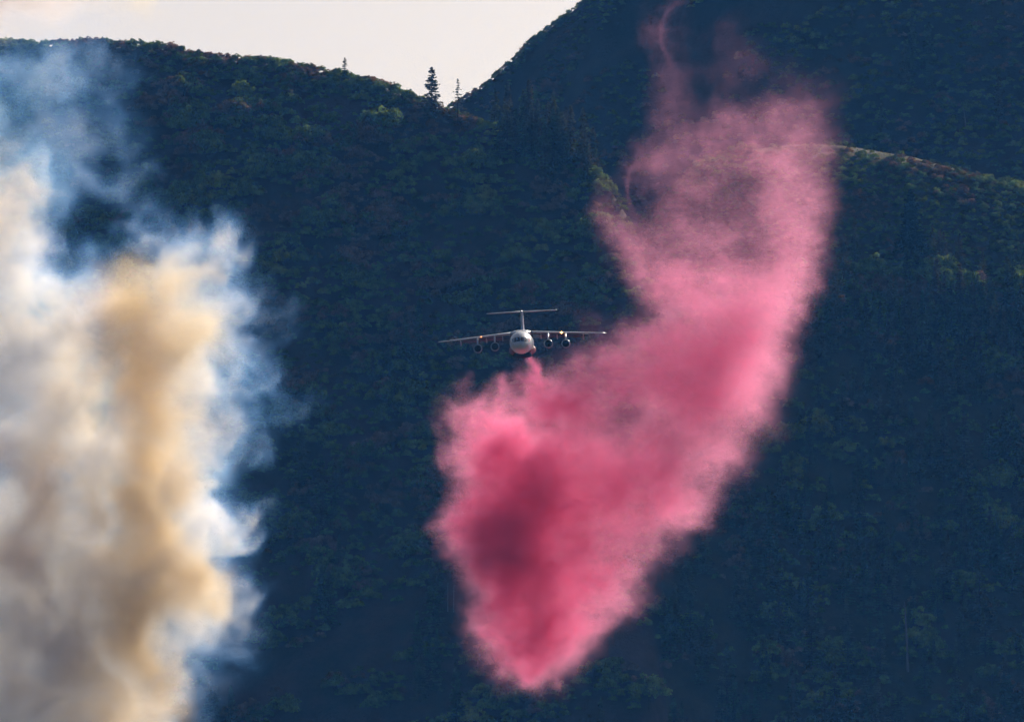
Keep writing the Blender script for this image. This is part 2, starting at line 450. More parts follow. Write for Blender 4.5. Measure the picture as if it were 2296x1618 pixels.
fir_zone |= (own == 2) & (v > 560) & (v <= 760) & (rnd < 0.045)
bare = ((own != 1) & (v > 1300) & (u < 1700) & (vnoise(P[:, 0], P[:, 1], 30, 9) > -0.12)) | ((own == 2) & (P[:, 1] > SPUR[0](P[:, 0]) - np.interp(u, [1500, 1950, 2080, 2250], [10, 9.5, 7.5, 5]) - 2 * vnoise(P[:, 0], P[:, 1], 25, 12)) & (u > 1690) & (u < 2250) & (rnd < np.where(P[:, 1] > SPUR[0](P[:, 0]) - 3, 0.97, 0.82))) \
       | ((own == 1) & (vnoise(P[:, 0], P[:, 1], 45, 14) > 0.12) & (u < 1900) & (P[:, 1] < MOUNT[0](P[:, 0]) - 8)) | (own == 3)
oak_zone = ~fir_zone & ~bare & (rnd < np.where((own == 2) & (v > 760), 0.55, 0.97))

oakV = [oak_meshes(100 + i, 3.0, 4.0 + 0.4 * (i % 3), 1700, 0.17) for i in range(6)]
firV = [fir_meshes(200 + i, 13.0, 2.5 + 0.25 * (i % 3), 26, 0.26, sparse=0.2 * (i % 3)) for i in range(5)]

idx = np.where(oak_zone)[0]
small = (own[idx] == 2) & (v[idx] < 620)
osc = prng.uniform(0.45, 1.0, len(idx)) * np.where(small, 0.38, 1.0) * np.where(own[idx] == 1, 0.62, 1.0) * (1 + 0.35 * vnoise(P[idx, 0], P[idx, 1], 18, 21))
dcx, dcy = [a.ravel() for a in np.meshgrid(np.arange(-190, 210, 8.5), np.arange(2160, 2970, 11.0), indexing='ij')]
dcx = dcx + prng.uniform(-4, 4, len(dcx)); dcy = dcy + prng.uniform(-5, 5, len(dcy))
near = np.array([np.min(np.hypot(dcx - a, (dcy - b) * 0.8)) for a, b in P[idx, :2]])
on_crest = ((own[idx] == 0) & (P[idx, 1] > HILL[0](P[idx, 0]) - 14)) | (own[idx] == 1) | small
osc *= np.where(on_crest, 1.0, np.clip(1.6 - 0.2 * near, 0.6, 1.6))
osc *= np.where((own[idx] == 0) & (P[idx, 1] > HILL[0](P[idx, 0]) - 14), 0.5, 1.0) * np.where((own[idx] == 1) & (P[idx, 1] > MOUNT[0](P[idx, 0]) - 25), 0.5, 1.0)
orz = prng.uniform(0, 6.28, len(idx)); ovar = prng.integers(0, 6, len(idx))
in_frame = (u[idx] > 0) & (u[idx] < 2296) & (v[idx] > 20) & (v[idx] < 1610) & ~((u[idx] < 430) & (v[idx] > 500)) & ~((u[idx] > 1100) & (u[idx] < 1800) & (v[idx] > 520) & (v[idx] < 1450))
order = np.argsort(-(osc / dep[keep][idx]) * in_frame)
single = set(order[:300].tolist())
def oak_words(i):
    if own[i] == 1: return ('dark scrub oak growing on the steep mountain face', 'scrub oaks on the mountain face')
    if own[i] == 2:
        return ('low oak shrub just under the grassy spur crest', 'oak shrubs under the spur crest') if v[i] < 620 else ('oak shrub among the conifers below the grassy spur', 'oak shrubs below the grassy spur')
    if P[i, 1] > HILL[0](P[i, 0]) - 14: return ('oak shrub along the skyline of the left hill', 'oak shrubs on the left skyline')
    if u[i] < 760: return ('leafy oak shrub on the left hill close beside the smoke column', 'oak shrubs beside the smoke')
    if v[i] < 520: return ('leafy oak shrub on the upper left hill below the saddle firs', 'oak shrubs below the saddle')
    if v[i] < 960: return ('leafy oak shrub on the hill slope straight behind the aircraft', 'oak shrubs behind the aircraft')
    return ('leafy oak shrub low on the slope between smoke and drop cloud', 'oak shrubs low on the slope')
def fir_words(i):
    if own[i] == 1: return ('small dark conifer on the steep mountain face', 'conifers on the mountain face')
    if own[i] == 0:
        if v[i] < 450: return ('dark conifer in the grove just below the saddle', 'conifers below the saddle')
        if v[i] < 1150: return ('dark conifer among the oaks of the left hill, level with the aircraft or lower', 'conifers on the left hill')
        return ('dark conifer at the foot of the left hill', 'conifers at the foot of the left hill')
    if v[i] < 800: return ('dark conifer high on the slope right under the grassy spur', 'conifers high under the spur')
    if u[i] < 2010 and v[i] < 1180: return ('dark conifer close to the pale oaks beside the drop cloud', 'conifers near the pale oaks')
    if v[i] < 1180: return ('dark conifer on the mid slope of the forest below the spur', 'conifers on the mid slope')
    return ('dark conifer low in the forest around the tall dead trunk', 'conifers low on the right slope')
src = {}
for k in sorted(single):
    i = idx[k]; s = float(osc[k])
    o, ch = tree('oak_shrub', oakV[ovar[k]], (m_oak, m_bark), P[i], (s * prng.uniform(0.85, 1.25), s, s * prng.uniform(0.85, 1.15)), float(orz[k]), oak_words(i)[0], 'shrub', oak_words(i)[1])
    src.setdefault(int(ovar[k]), ch[0])

def scatter_stuff(name, mat, pts, scl, rot, var, sources, label, cat):
    me = bpy.data.meshes.new(name); me.vertices.add(len(pts)); me.vertices.foreach_set('co', np.ascontiguousarray(pts, np.float32).ravel())
    for nm, val, ty in (('size', scl, 'FLOAT'), ('turn', rot, 'FLOAT'), ('kind_index', var, 'INT')):
        a = me.attributes.new(nm, ty, 'POINT'); a.data.foreach_set('value', np.asarray(val, np.float32 if ty == 'FLOAT' else np.int32))
    me.materials.append(mat)
    o = bpy.data.objects.new(name, me); C.objects.link(o)
    ng = bpy.data.node_groups.new(name + '_nodes', 'GeometryNodeTree')
    ng.interface.new_socket('Geometry', in_out='INPUT', socket_type='NodeSocketGeometry'); ng.interface.new_socket('Geometry', in_out='OUTPUT', socket_type='NodeSocketGeometry')
    N, L = ng.nodes, ng.links
    gi, go = N.new('NodeGroupInput'), N.new('NodeGroupOutput')
    gti = N.new('GeometryNodeGeometryToInstance')
    for so in reversed(sources):
        oi = N.new('GeometryNodeObjectInfo'); oi.inputs['Object'].default_value = so; oi.transform_space = 'ORIGINAL'
        L.new(oi.outputs['Geometry'], gti.inputs[0])
    def attr(nm, ty):
        n = N.new('GeometryNodeInputNamedAttribute'); n.data_type = ty; n.inputs['Name'].default_value = nm; return n.outputs[0]
    ip = N.new('GeometryNodeInstanceOnPoints'); ip.inputs['Pick Instance'].default_value = True
    L.new(gi.outputs[0], ip.inputs['Points']); L.new(gti.outputs[0], ip.inputs['Instance'])
    L.new(attr('kind_index', 'INT'), ip.inputs['Instance Index']); L.new(attr('size', 'FLOAT'), ip.inputs['Scale'])
    cx = N.new('ShaderNodeCombineXYZ'); L.new(attr('turn', 'FLOAT'), cx.inputs[2]); L.new(cx.outputs[0], ip.inputs['Rotation'])
    L.new(ip.outputs[0], go.inputs[0])
    md = o.modifiers.new('spread', 'NODES'); md.node_group = ng
    tag(o, label, cat, None, 'stuff')
    return o
rest = np.array([k for k in range(len(idx)) if k not in single])
scatter_stuff('oak_scrub', m_oak, P[idx][rest], osc[rest], orz[rest], ovar[rest], [src[i] for i in range(6)], 'dense cover of scrub oak over the shaded slopes', 'scrub')

fidx = np.where(fir_zone)[0]
fsc = prng.uniform(0.55, 1.15, len(fidx))
fin = (u[fidx] > -20) & (u[fidx] < 2316) & ~((u[fidx] < 400) & (v[fidx] > 500)) & ~((u[fidx] > 1100) & (u[fidx] < 1800) & (v[fidx] > 620) & (v[fidx] < 1450))
ford = np.argsort(-fsc * fin)[:min(290, int(fin.sum()))]
fsingle = set(ford.tolist())
fsrc = {}
for k in sorted(fsingle):
    i = fidx[k]; s = float(fsc[k]); va = int(prng.integers(0, 5)); ow = int(own[i]) if own[i] < 3 else 2
    lab = fir_words(i)
    o, ch = tree('conifer', firV[va], (m_fir, m_bark), P[i], (s * prng.uniform(0.8, 1.1),) * 2 + (s,), float(prng.uniform(0, 6.28)), lab[0], 'tree', lab[1])
    fsrc.setdefault(va, ch[0])
frest = np.array([k for k in range(len(fidx)) if k not in fsingle])
if len(frest):
    scatter_stuff('conifer_wood', m_fir, P[fidx][frest], fsc[frest], prng.uniform(0, 6.28, len(frest)), prng.integers(0, 5, len(frest)), [fsrc[i] for i in range(5)], 'scattered conifers hidden in smoke and drop cloud', 'wood')
print('TREES', len(idx), len(fidx), int(fin.sum()))

def on_ground(px, py, Y0, Y1):
    """where the sight line through a pixel meets the slopes"""
    for Y in np.arange(Y0, Y1, 0.5):
        p = pt(px, py, Y)
        if float(h_all(p.x, p.y)) >= p.z: return p
    return pt(px, py, Y1)
def crest_at(px, Y, h):
    p = pt(px, 200, Y); return Vector((p.x, Y, float(h(p.x, Y))))
# the two conifers on the saddle and the small one on the skyline
b = crest_at(968, 2452, h_hill)
tree('conifer', fir_meshes(304, 10.4, 3.1, 70, 0.17, 0.25, 0.03, 0.42), (m_fir, m_bark), b, (1.18, 1.18, 1.1), 0.3, 'tallest dense dark fir standing against the sky on the saddle', 'tree', None)
b = crest_at(1027, 2450, h_hill)
tree('conifer', fir_meshes(302, 8.6, 2.0, 30, 0.12, 0.6, 0.02, 0.55), (m_fir, m_bark), b, (1.2, 1.2, 1.18), 1.3, 'thin sparse fir with bare spaced branches on the saddle skyline', 'tree', None)
b = crest_at(773, 2466, h_hill)
tree('conifer', fir_meshes(303, 5.2, 1.1, 30, 0.13, 0.4, 0.02, 0.4), (m_fir, m_bark), b, (1, 1, 1), 2.3, 'little lone fir poking above the left ridge line', 'tree', None)
# dark grove below the saddle, in front of the mountain
for k, (px, s) in enumerate([(1062, 0.5), (1120, 0.78), (1138, 0.95), (1156, 0.9), (1176, 0.7), (1205, 0.85), (1222, 0.62), (1243, 0.9), (1262, 0.8), (1280, 1.0), (1300, 0.72), (1192, 0.55), (1330, 0.8)]):
    b = crest_at(px, 2440 - 1.3 * (k % 5), h_hill)
    tree('conifer', firV[k % 5], (m_fir, m_bark), b - Vector((0, 0, 0.3)), (s * 0.95, s * 0.95, s), k * 0.9, 'dark conifer in the grove just below the saddle', 'tree', 'conifers below the saddle')
p = on_ground(2040, 548, 2300, 2600)
m_dfir = leaf_mat('dark_fir_needles', [(0.02, 0.03, 0.018), (0.025, 0.035, 0.02)], 0.1)
tree('conifer', fir_meshes(310, 13.5, 4.2, 90, 0.3, 0.0, 0.03, 0.36), (m_dfir, m_bark), p + Vector((0, -6, -2)), (1, 1, 1), 0.4, 'large broad dark fir standing alone just below the grassy spur crest', 'tree', None)
# pale oaks right of the drop cloud
for k, (px, py, s) in enumerate([(1828, 1000, 1.25), (1915, 985, 0.85), (1790, 1060, 0.7), (1985, 1015, 0.6)]):
    p = on_ground(px, py, 2250, 2600)
    tree('oak_tree', oakV[k % 6] if False else oak_meshes(400 + k, 3.4, 6.2, 1700, 0.24), (m_gold, m_bark), p, (s, s, s), k * 1.1,
         ['largest pale yellow-green oak beside the drop cloud among dark conifers', 'mid-sized yellow-green oak between conifers right of the largest pale oak',
          'narrow pale oak just below the largest pale oak', 'small pale oak among conifers, farthest from the drop cloud'][k], 'tree', None)
# dead trunks
def snag(px, py, ht, lean, label, r=0.16):
    rng = np.random.default_rng(int(px))
    p = on_ground(px, py, 2250, 2990)
    o = bpy.data.objects.new('dead_tree', None); C.objects.link(o); o.location = p
    tr = mesh_np('trunk', *tube_np([(0, 0, -1), (lean * ht * 0.4, 0, ht * 0.45), (lean * ht, 0, ht)], [r, r * 0.7, r * 0.25], 7)); tr.materials.append(m_snag)
    t = bpy.data.objects.new('trunk', tr); C.objects.link(t); t.parent = o
    for k in range(7):
        z = ht * rng.uniform(0.35, 0.95); a = rng.uniform(0, 6.28); l = rng.uniform(0.3, 0.9)
        me = mesh_np('branch', *tube_np([(lean * z, 0, z), (lean * z + l * math.cos(a), l * math.sin(a), z + 0.2 * l)], [r * 0.3, r * 0.1], 5)); me.materials.append(m_snag)
        c = bpy.data.objects.new('branch', me); C.objects.link(c); c.parent = o
    tag(o, label, 'tree', 'dead trees')
snag(2036, 1505, 14.5, -0.045, 'tall bare dead trunk rising from the dark lower forest slope', 0.3)
snag(1004, 1372, 6.2, 0.0, 'thin bare dead trunk left of the falling red cloud, left of a pair', 0.12)
snag(1017, 1372, 6.0, 0.01, 'thin bare dead trunk left of the falling red cloud, right of a pair', 0.12)
snag(2166, 292, 5.8, -0.1, 'small white dead trunk on the mountain face above the grassy spur', 0.16)

# ------------------------------------------------------------------ air tanker (nose towards -Y, wing span along X)
m_white = plain_mat('white_paint', (0.6, 0.63, 0.68), 0.3, 0, 0.5, 0.2, 0.2, 0.9)
m_red = plain_mat('red_paint', (0.3, 0.02, 0.05), 0.5, 0, 0.3, 0.1, 0.2, 1.2)
m_dark = plain_mat('dark_panel', (0.025, 0.022, 0.028), 0.9, 0, 0.08, 0, 0.3, 2)
m_glass = plain_mat('cockpit_glass', (0.012, 0.02, 0.03), 0.04, 0, 0.8)
m_metal = plain_mat('bare_metal', (0.4, 0.4, 0.42), 0.3, 1.0, 0.5, 0, 0.15, 4)
m_fan = plain_mat('fan_metal', (0.025, 0.025, 0.03), 0.5, 0.5)
m_flap = plain_mat('flap_paint', (0.07, 0.07, 0.08), 0.5, 0, 0.4, 0, 0.2, 1.5)
m_wing = plain_mat('wing_grey', (0.17, 0.175, 0.19), 0.4, 0, 0.5, 0.2, 0.15, 1.0)
m_grey = plain_mat('grey_paint', (0.3, 0.31, 0.33), 0.4, 0, 0.5, 0.2, 0.15, 1.5)
def lamp_mat(name, col, st):
    m, N, L = new_mat(name); out = N.new('ShaderNodeOutputMaterial'); e = N.new('ShaderNodeEmission')
    e.inputs[0].default_value = (*col, 1); e.inputs[1].default_value = st; L.new(e.outputs[0], out.inputs[0]); return m
m_lamp = lamp_mat('landing_lamp', (1.0, 0.42, 0.08), 14.0)
m_lamp_dim = lamp_mat('landing_lamp_off_axis', (1.0, 0.25, 0.07), 5.0)

def ring_mesh(name, rings, caps=True, smooth=True):
    """loft through rings (lists of equal length, closed)"""
    k = len(rings[0]); co = [tuple(p) for r in rings for p in r]; f = []
    for i in range(len(rings) - 1):
        for j in range(k):
            f.append((i * k + j, i * k + (j + 1) % k, (i + 1) * k + (j + 1) % k, (i + 1) * k + j))
    if caps:
        f.append(tuple(range(k - 1, -1, -1))); f.append(tuple((len(rings) - 1) * k + j for j in range(k)))
    me = bpy.data.meshes.new(name); me.from_pydata(co, [], f); me.update()
    bm = bmesh.new(); bm.from_mesh(me); bmesh.ops.recalc_face_normals(bm, faces=bm.faces); bm.to_mesh(me); bm.free()
    if smooth: me.shade_smooth()
    return me

FUS = [(-13.0, 0.04, -0.42), (-12.93, 0.25, -0.41), (-12.75, 0.47, -0.39), (-12.4, 0.74, -0.35), (-11.9, 1.0, -0.29), (-11.2, 1.27, -0.21), (-10.4, 1.49, -0.13), (-9.5, 1.66, -0.06),
       (-8.4, 1.76, -0.01), (-7.0, 1.78, 0), (-3, 1.78, 0), (2, 1.78, 0), (6.0, 1.78, 0), (8.0, 1.7, 0.08), (10.0, 1.48, 0.28), (12.0, 1.14, 0.55), (13.8, 0.78, 0.8), (15.2, 0.5, 0.95), (15.6, 0.3, 0.98)]
fy = [a[0] for a in FUS]
def fus_r(y): return float(np.interp(y, fy, [a[1] for a in FUS]))
def fus_c(y): return float(np.interp(y, fy, [a[2] for a in FUS]))
def nose_y(x, z):
    """y where the nose skin passes the front-view point (x, z)"""
    a, b = -13.0, -7.0
    for _ in range(40):
        m = (a + b) / 2
        if math.hypot(x, z - fus_c(m)) > fus_r(m): a = m
        else: b = m
    return (a + b) / 2
def circle(y, r, cz, n=40, sx=1.0): return [(r * sx * math.cos(2 * math.pi * k / n), y, cz + r * math.sin(2 * math.pi * k / n)) for k in range(n)]

jet = bpy.data.objects.new('air_tanker', None); C.objects.link(jet)
tag(jet, 'white four-engined high-wing jet air tanker with T-tail, dropping pink retardant', 'airplane')
nosep = pt(1167, 767, 1750)
jet.rotation_euler = (R(4.2), R(-3.1), R(-1.3)); jet.location = nosep - jet.rotation_euler.to_matrix() @ Vector((0, -13, -0.05))
def part(name, me, mat, parent=None):
    o = link(name, me, mat, parent or jet); return o
fus = part('fuselage', ring_mesh('fuselage', [circle(*f) for f in FUS]), m_white)
# cockpit panes: front-view rectangles laid on the nose skin
def pane(x0, x1, z0a, z1a, z0b, z1b, n=6):
    co = []; f = []
    for i in range(n):
        s = i / (n - 1)
        for j in range(n):
            t = j / (n - 1)
            x = x0 + (x1 - x0) * s; z = (z0a + (z0b - z0a) * s) + ((z1a + (z1b - z1a) * s) - (z0a + (z0b - z0a) * s)) * t
            y = nose_y(x, z); d = Vector((x, -0.35, z - fus_c(y))).normalized() * 0.015
            co.append((x + d.x, y + d.y - 0.012, z + d.z))
    for i in range(n - 1):
        for j in range(n - 1):
            f.append((i * n + j, (i + 1) * n + j, (i + 1) * n + j + 1, i * n + j + 1))
    me = bpy.data.meshes.new('cockpit_window'); me.from_pydata(co, [], f); me.shade_smooth()
    return me
for sgn in (-1, 1):
    for x0, x1, a, b_, c, d in ((0.03, 0.56, 0.1, 0.78, 0.08, 0.76), (0.61, 1.03, 0.06, 0.75, 0.02, 0.68), (1.07, 1.4, 0.0, 0.66, 0.05, 0.5)):
        part('cockpit_window', pane(sgn * x0, sgn * x1, a, b_, c, d), m_glass, fus)
# lower fairing with the wheel bays, and the belly tank
def belly(y, w, top, bot, n=28):
    r = []
    for k in range(n):
        a = 2 * math.pi * k / n; cz = (top + bot) / 2; h = (top - bot) / 2
        ex = 0.72
        r.append((w * math.copysign(abs(math.cos(a)) ** ex, math.cos(a)), y, cz + h * math.copysign(abs(math.sin(a)) ** ex, math.sin(a))))
    return r
part('belly_fairing', ring_mesh('belly_fairing', [belly(-6.0, 0.6, -1.0, -1.6), belly(-5.2, 1.1, -0.85, -1.8), belly(-3.8, 1.55, -0.55, -1.88), belly(-1.5, 1.92, -0.3, -1.9), belly(0.5, 2.08, -0.2, -1.9), belly(3.0, 2.08, -0.2, -1.9), belly(5.5, 1.7, -0.4, -1.85), belly(7.2, 0.9, -0.8, -1.7)]), m_red)
tank = part('retardant_tank', ring_mesh('retardant_tank', [belly(-6.4, 0.8, -1.5, -1.86, 20), belly(-5.9, 1.25, -1.45, -2.12, 20), belly(-5.0, 1.4, -1.45, -2.26, 20), belly(3.5, 1.42, -1.45, -2.28, 20), belly(5.2, 1.0, -1.45, -2.05, 20)]), m_dark)
for sgn in (-1, 1):
    me = bpy.data.meshes.new('drop_door'); x = sgn * 0.62
    me.from_pydata([(x - 0.03, 0, -2.3), (x + 0.03, 0, -2.3), (x + 0.03, 3.4, -2.3), (x - 0.03, 3.4, -2.3), (x - 0.03 + sgn * 0.2, 0, -2.62), (x + 0.03 + sgn * 0.2, 0, -2.62), (x + 0.03 + sgn * 0.2, 3.4, -2.62), (x - 0.03 + sgn * 0.2, 3.4, -2.62)], [],
                   [(0, 1, 2, 3), (4, 7, 6, 5), (0, 4, 5, 1), (1, 5, 6, 2), (2, 6, 7, 3), (3, 7, 4, 0)])
    part('drop_door', me, m_dark, tank)
part('wing_fairing', ring_mesh('wing_fairing', [belly(-4.6, 0.4, 1.78, 1.3), belly(-3.8, 1.0, 1.9, 1.2), belly(-2.4, 1.55, 2.02, 1.0), belly(0.5, 1.6, 2.0, 1.0), belly(2.2, 1.2, 1.85, 1.1), belly(4.0, 0.4, 1.76, 1.3)]), m_white)

def foil(n=14, t=0.13):
    xs = [0.5 * (1 - math.cos(math.pi * k / n)) for k in range(n + 1)]
    th = [5 * t * (0.2969 * math.sqrt(x) - 0.126 * x - 0.3516 * x * x + 0.2843 * x ** 3 - 0.1036 * x ** 4) for x in xs]
    return [(x, h) for x, h in zip(xs, th)] + [(x, -h * 0.75) for x, h in list(zip(xs, th))[-2:0:-1]]
def le(x): return -3.1 + abs(x) * math.tan(R(17))
def chord(x): return 4.5 - 2.75 * abs(x) / 13.17
def wz(x): return 1.66 - abs(x) * math.tan(R(3.4))
def surf(name, stations, t):
    return ring_mesh(name, [[(x, y0 + c * a, z + c * b * tt / 0.13) for a, b in foil()] for x, y0, c, z, tt in stations])
SPAN = 13.17
for sgn in (-1, 1):
    st = [(sgn * x, le(x), chord(x) * 0.8, wz(x), 0.15 - 0.04 * x / SPAN) for x in (0.3, 2, 4.2, 6.8, 9.5, 12.0, 12.9)] + [(sgn * SPAN, le(SPAN) + 0.25, chord(SPAN) * 0.6, wz(SPAN), 0.07)]
    wing = part('wing', surf('wing', st, 0.13), m_wing)
    rings = []
    for x in (1.7, 4.2, 6.8, 9.5, 12.0, 12.95):
        c = chord(x) * 0.8; t_ = (0.15 - 0.04 * x / SPAN) / 0.13
        rings.append([(sgn * x, le(x) - 0.02 + c * a, wz(x) + c * b_ * t_ * k) for a, b_, k in ((0, 0, 1), (0.01, 0.0178, 1.12), (0.05, 0.0374, 1.1), (0.1, 0.0502, 1.06), (0.1, 0.03, 1.0), (0.05, -0.0, 1.0), (0.012, -0.012, 1.1))])
    part('leading_edge', ring_mesh('leading_edge', rings), m_white, wing)
    # slotted flap, lowered
    rings = []
    for x in (1.85, 5.0, 8.0, 10.3):
        c = chord(x); y0 = le(x) + c * 0.76; fc = c * 0.3; z0 = wz(x) - 0.16; an = R(33)
        rings.append([(sgn * x, y0 + fc * (a * math.cos(an) + b_ * math.sin(an)), z0 + fc * (-a * math.sin(an) + b_ * math.cos(an))) for a, b_ in foil(10, 0.14)])
    part('flap', ring_mesh('flap', rings), m_flap, wing)
    rings = []
    for x in (10.45, 12.85):
        c = chord(x); y0 = le(x) + c * 0.78; fc = c * 0.24
        rings.append([(sgn * x, y0 + fc * a, wz(x) - 0.01 + fc * b_) for a, b_ in foil(8, 0.16)])
    part('aileron', ring_mesh('aileron', rings), m_white, wing)
    for x in (3.0, 5.5, 9.55):
        c = chord(x); y0 = le(x) + 0.45 * c; z0 = wz(x) - 0.28
        rg = [[(sgn * x + r_ * math.cos(a), y0 + d * c * 0.75, z0 - drop + 1.5 * r_ * math.sin(a)) for a in [2 * math.pi * k / 10 for k in range(10)]] for d, r_, drop in ((0, 0.03, 0), (0.25, 0.11, 0.06), (0.6, 0.13, 0.25), (0.95, 0.08, 0.62), (1.0, 0.02, 0.68))]
        part('flap_track_fairing', ring_mesh('flap_track_fairing', rg), m_grey, wing)
    # landing light in the leading edge
    x = 6.25; q = 1.0 if sgn > 0 else 0.6; rg = [[(sgn * x + q * r_ * math.cos(a), le(x) - 0.06 + d, wz(x) + 0.02 + q * r_ * math.sin(a)) for a in [2 * math.pi * k / 14 for k in range(14)]] for d, r_ in ((-0.07, 0.02), (-0.055, 0.09), (0.0, 0.14), (0.15, 0.15))]
    part('landing_light', ring_mesh('landing_light', rg), m_lamp if sgn > 0 else m_lamp_dim, wing)
    # engines
    for x, zc in ((4.15, -0.36), (6.85, -0.5)):
        y0 = le(x) - 2.35; X = sgn * x
        def rev(name, prof, n=28): return ring_mesh(name, [[(X + r_ * math.cos(2 * math.pi * k / n), y0 + d, zc + r_ * math.sin(2 * math.pi * k / n)) for k in range(n)] for d, r_ in prof], caps=False)
        eng = part('engine', rev('engine', [(0.1, 0.655), (0.4, 0.7), (1.0, 0.72), (1.8, 0.69), (2.6, 0.6), (3.1, 0.5), (3.12, 0.44), (2.6, 0.42)]), m_wing)
        part('intake_lip', rev('intake_lip', [(0.45, 0.545), (0.2, 0.53), (0.05, 0.55), (0.0, 0.59), (0.03, 0.63), (0.1, 0.657)]), m_metal, eng)
        part('intake_duct', rev('intake_duct', [(0.4, 0.548), (0.8, 0.55), (1.0, 0.55)]), m_dark, eng)
        me = rev('fan', [(0.75, 0.55), (0.74, 0.12), (0.72, 0.02)]); part('fan', me, m_fan, eng)
        part('spinner', rev('spinner', [(0.42, 0.01), (0.5, 0.08), (0.62, 0.14), (0.75, 0.17)]), m_fan, eng)
        part('exhaust_cone', rev('exhaust_cone', [(2.4, 0.3), (3.1, 0.26), (3.8, 0.05)]), m_dark, eng)
        zt = wz(x) - 0.1
        rg = []
        for z, ya, yb, w in ((zc + 0.6, 0.5, 3.0, 0.1), (zc + 0.95, 0.75, 3.4, 0.12), (zt, 1.7, 4.4, 0.13)):
            rg.append([(X + s * w, y0 + q, z) for q, s in ((ya, 0), (ya + 0.25, 1), ((ya + yb) / 2, 1.1), (yb - 0.3, 0.6), (yb, 0), (yb - 0.3, -0.6), ((ya + yb) / 2, -1.1), (ya + 0.25, -1))])
        part('pylon', ring_mesh('pylon', rg), m_white, eng)
# fin and tailplane
fin = part('fin', ring_mesh('fin', [[(c * b_ * 1.35, y0 + c * a, z) for a, b_ in foil(12, 0.11)] for z, y0, c in ((1.1, 8.7, 5.4), (1.9, 9.4, 4.7), (3.4, 10.6, 3.9), (5.1, 11.8, 3.3))]), m_white)
part('rudder', ring_mesh('rudder', [[(c * b_, y0 + c * a, z) for a, b_ in foil(8, 0.1)] for z, y0, c in ((1.9, 13.85, 1.1), (4.9, 14.75, 0.95))]), m_white, fin)
part('tail_fairing', ring_mesh('tail_fairing', [[(r_ * math.cos(a), y, 5.14 + r_ * math.sin(a)) for a in [2 * math.pi * k / 14 for k in range(14)]] for y, r_ in ((11.2, 0.02), (11.5, 0.13), (12.2, 0.21), (14.2, 0.2), (15.4, 0.05))]), m_white, fin)
for sgn in (-1, 1):
    st = [(sgn * x, 12.0 + x * math.tan(R(20)), 2.25 - 1.1 * x / 5.55, 5.14, 0.1) for x in (0.1, 2, 4, 5.4)] + [(sgn * 5.55, 12.0 + 5.55 * math.tan(R(20)) + 0.15, 0.9, 5.14, 0.06)]
    tp = part('tailplane', surf('tailplane', st, 0.1), m_white)
    rg = []
    for x in (0.4, 5.3):
        c = 2.25 - 1.1 * x / 5.55; y0 = 12.0 + x * math.tan(R(20)) + c * 0.97; fc = c * 0.42; an = R(6)
        rg.append([(sgn * x, y0 + fc * (a * math.cos(an) + b_ * math.sin(an)), 5.125 + fc * (-a * math.sin(an) + b_ * math.cos(an))) for a, b_ in foil(8, 0.12)])
    part('elevator', ring_mesh('elevator', rg), m_red, tp)

# ------------------------------------------------------------------ retardant cloud and smoke
def eval_blobs(X, Y, Z, blobs, grow=0.0):
    """soft ellipsoids (pixel centre and radii at distance Y, turn, density, depth radius); arrays of world positions"""
    D = np.zeros_like(X)
    for px, py, rx, ry, rot, den, Yc, rY in blobs:
        c = pt(px, py, Yc); s = Yc / FPX; ca, sa = math.cos(R(rot)), math.sin(R(rot))
        dx = X - c.x; dz = Z - c.z
        a = (dx * ca + dz * sa) / (rx * s * 1.3 + grow); b = (-dx * sa + dz * ca) / (ry * s * 1.3 + grow)
        q = a * a; q += b * b; b = Y - c.y; b /= rY * 1.3 + grow; b *= b; q += b
        np.subtract(1.0, q, out=q); np.maximum(q, 0, out=q); q *= q * q; q *= den
        D += q
    return D

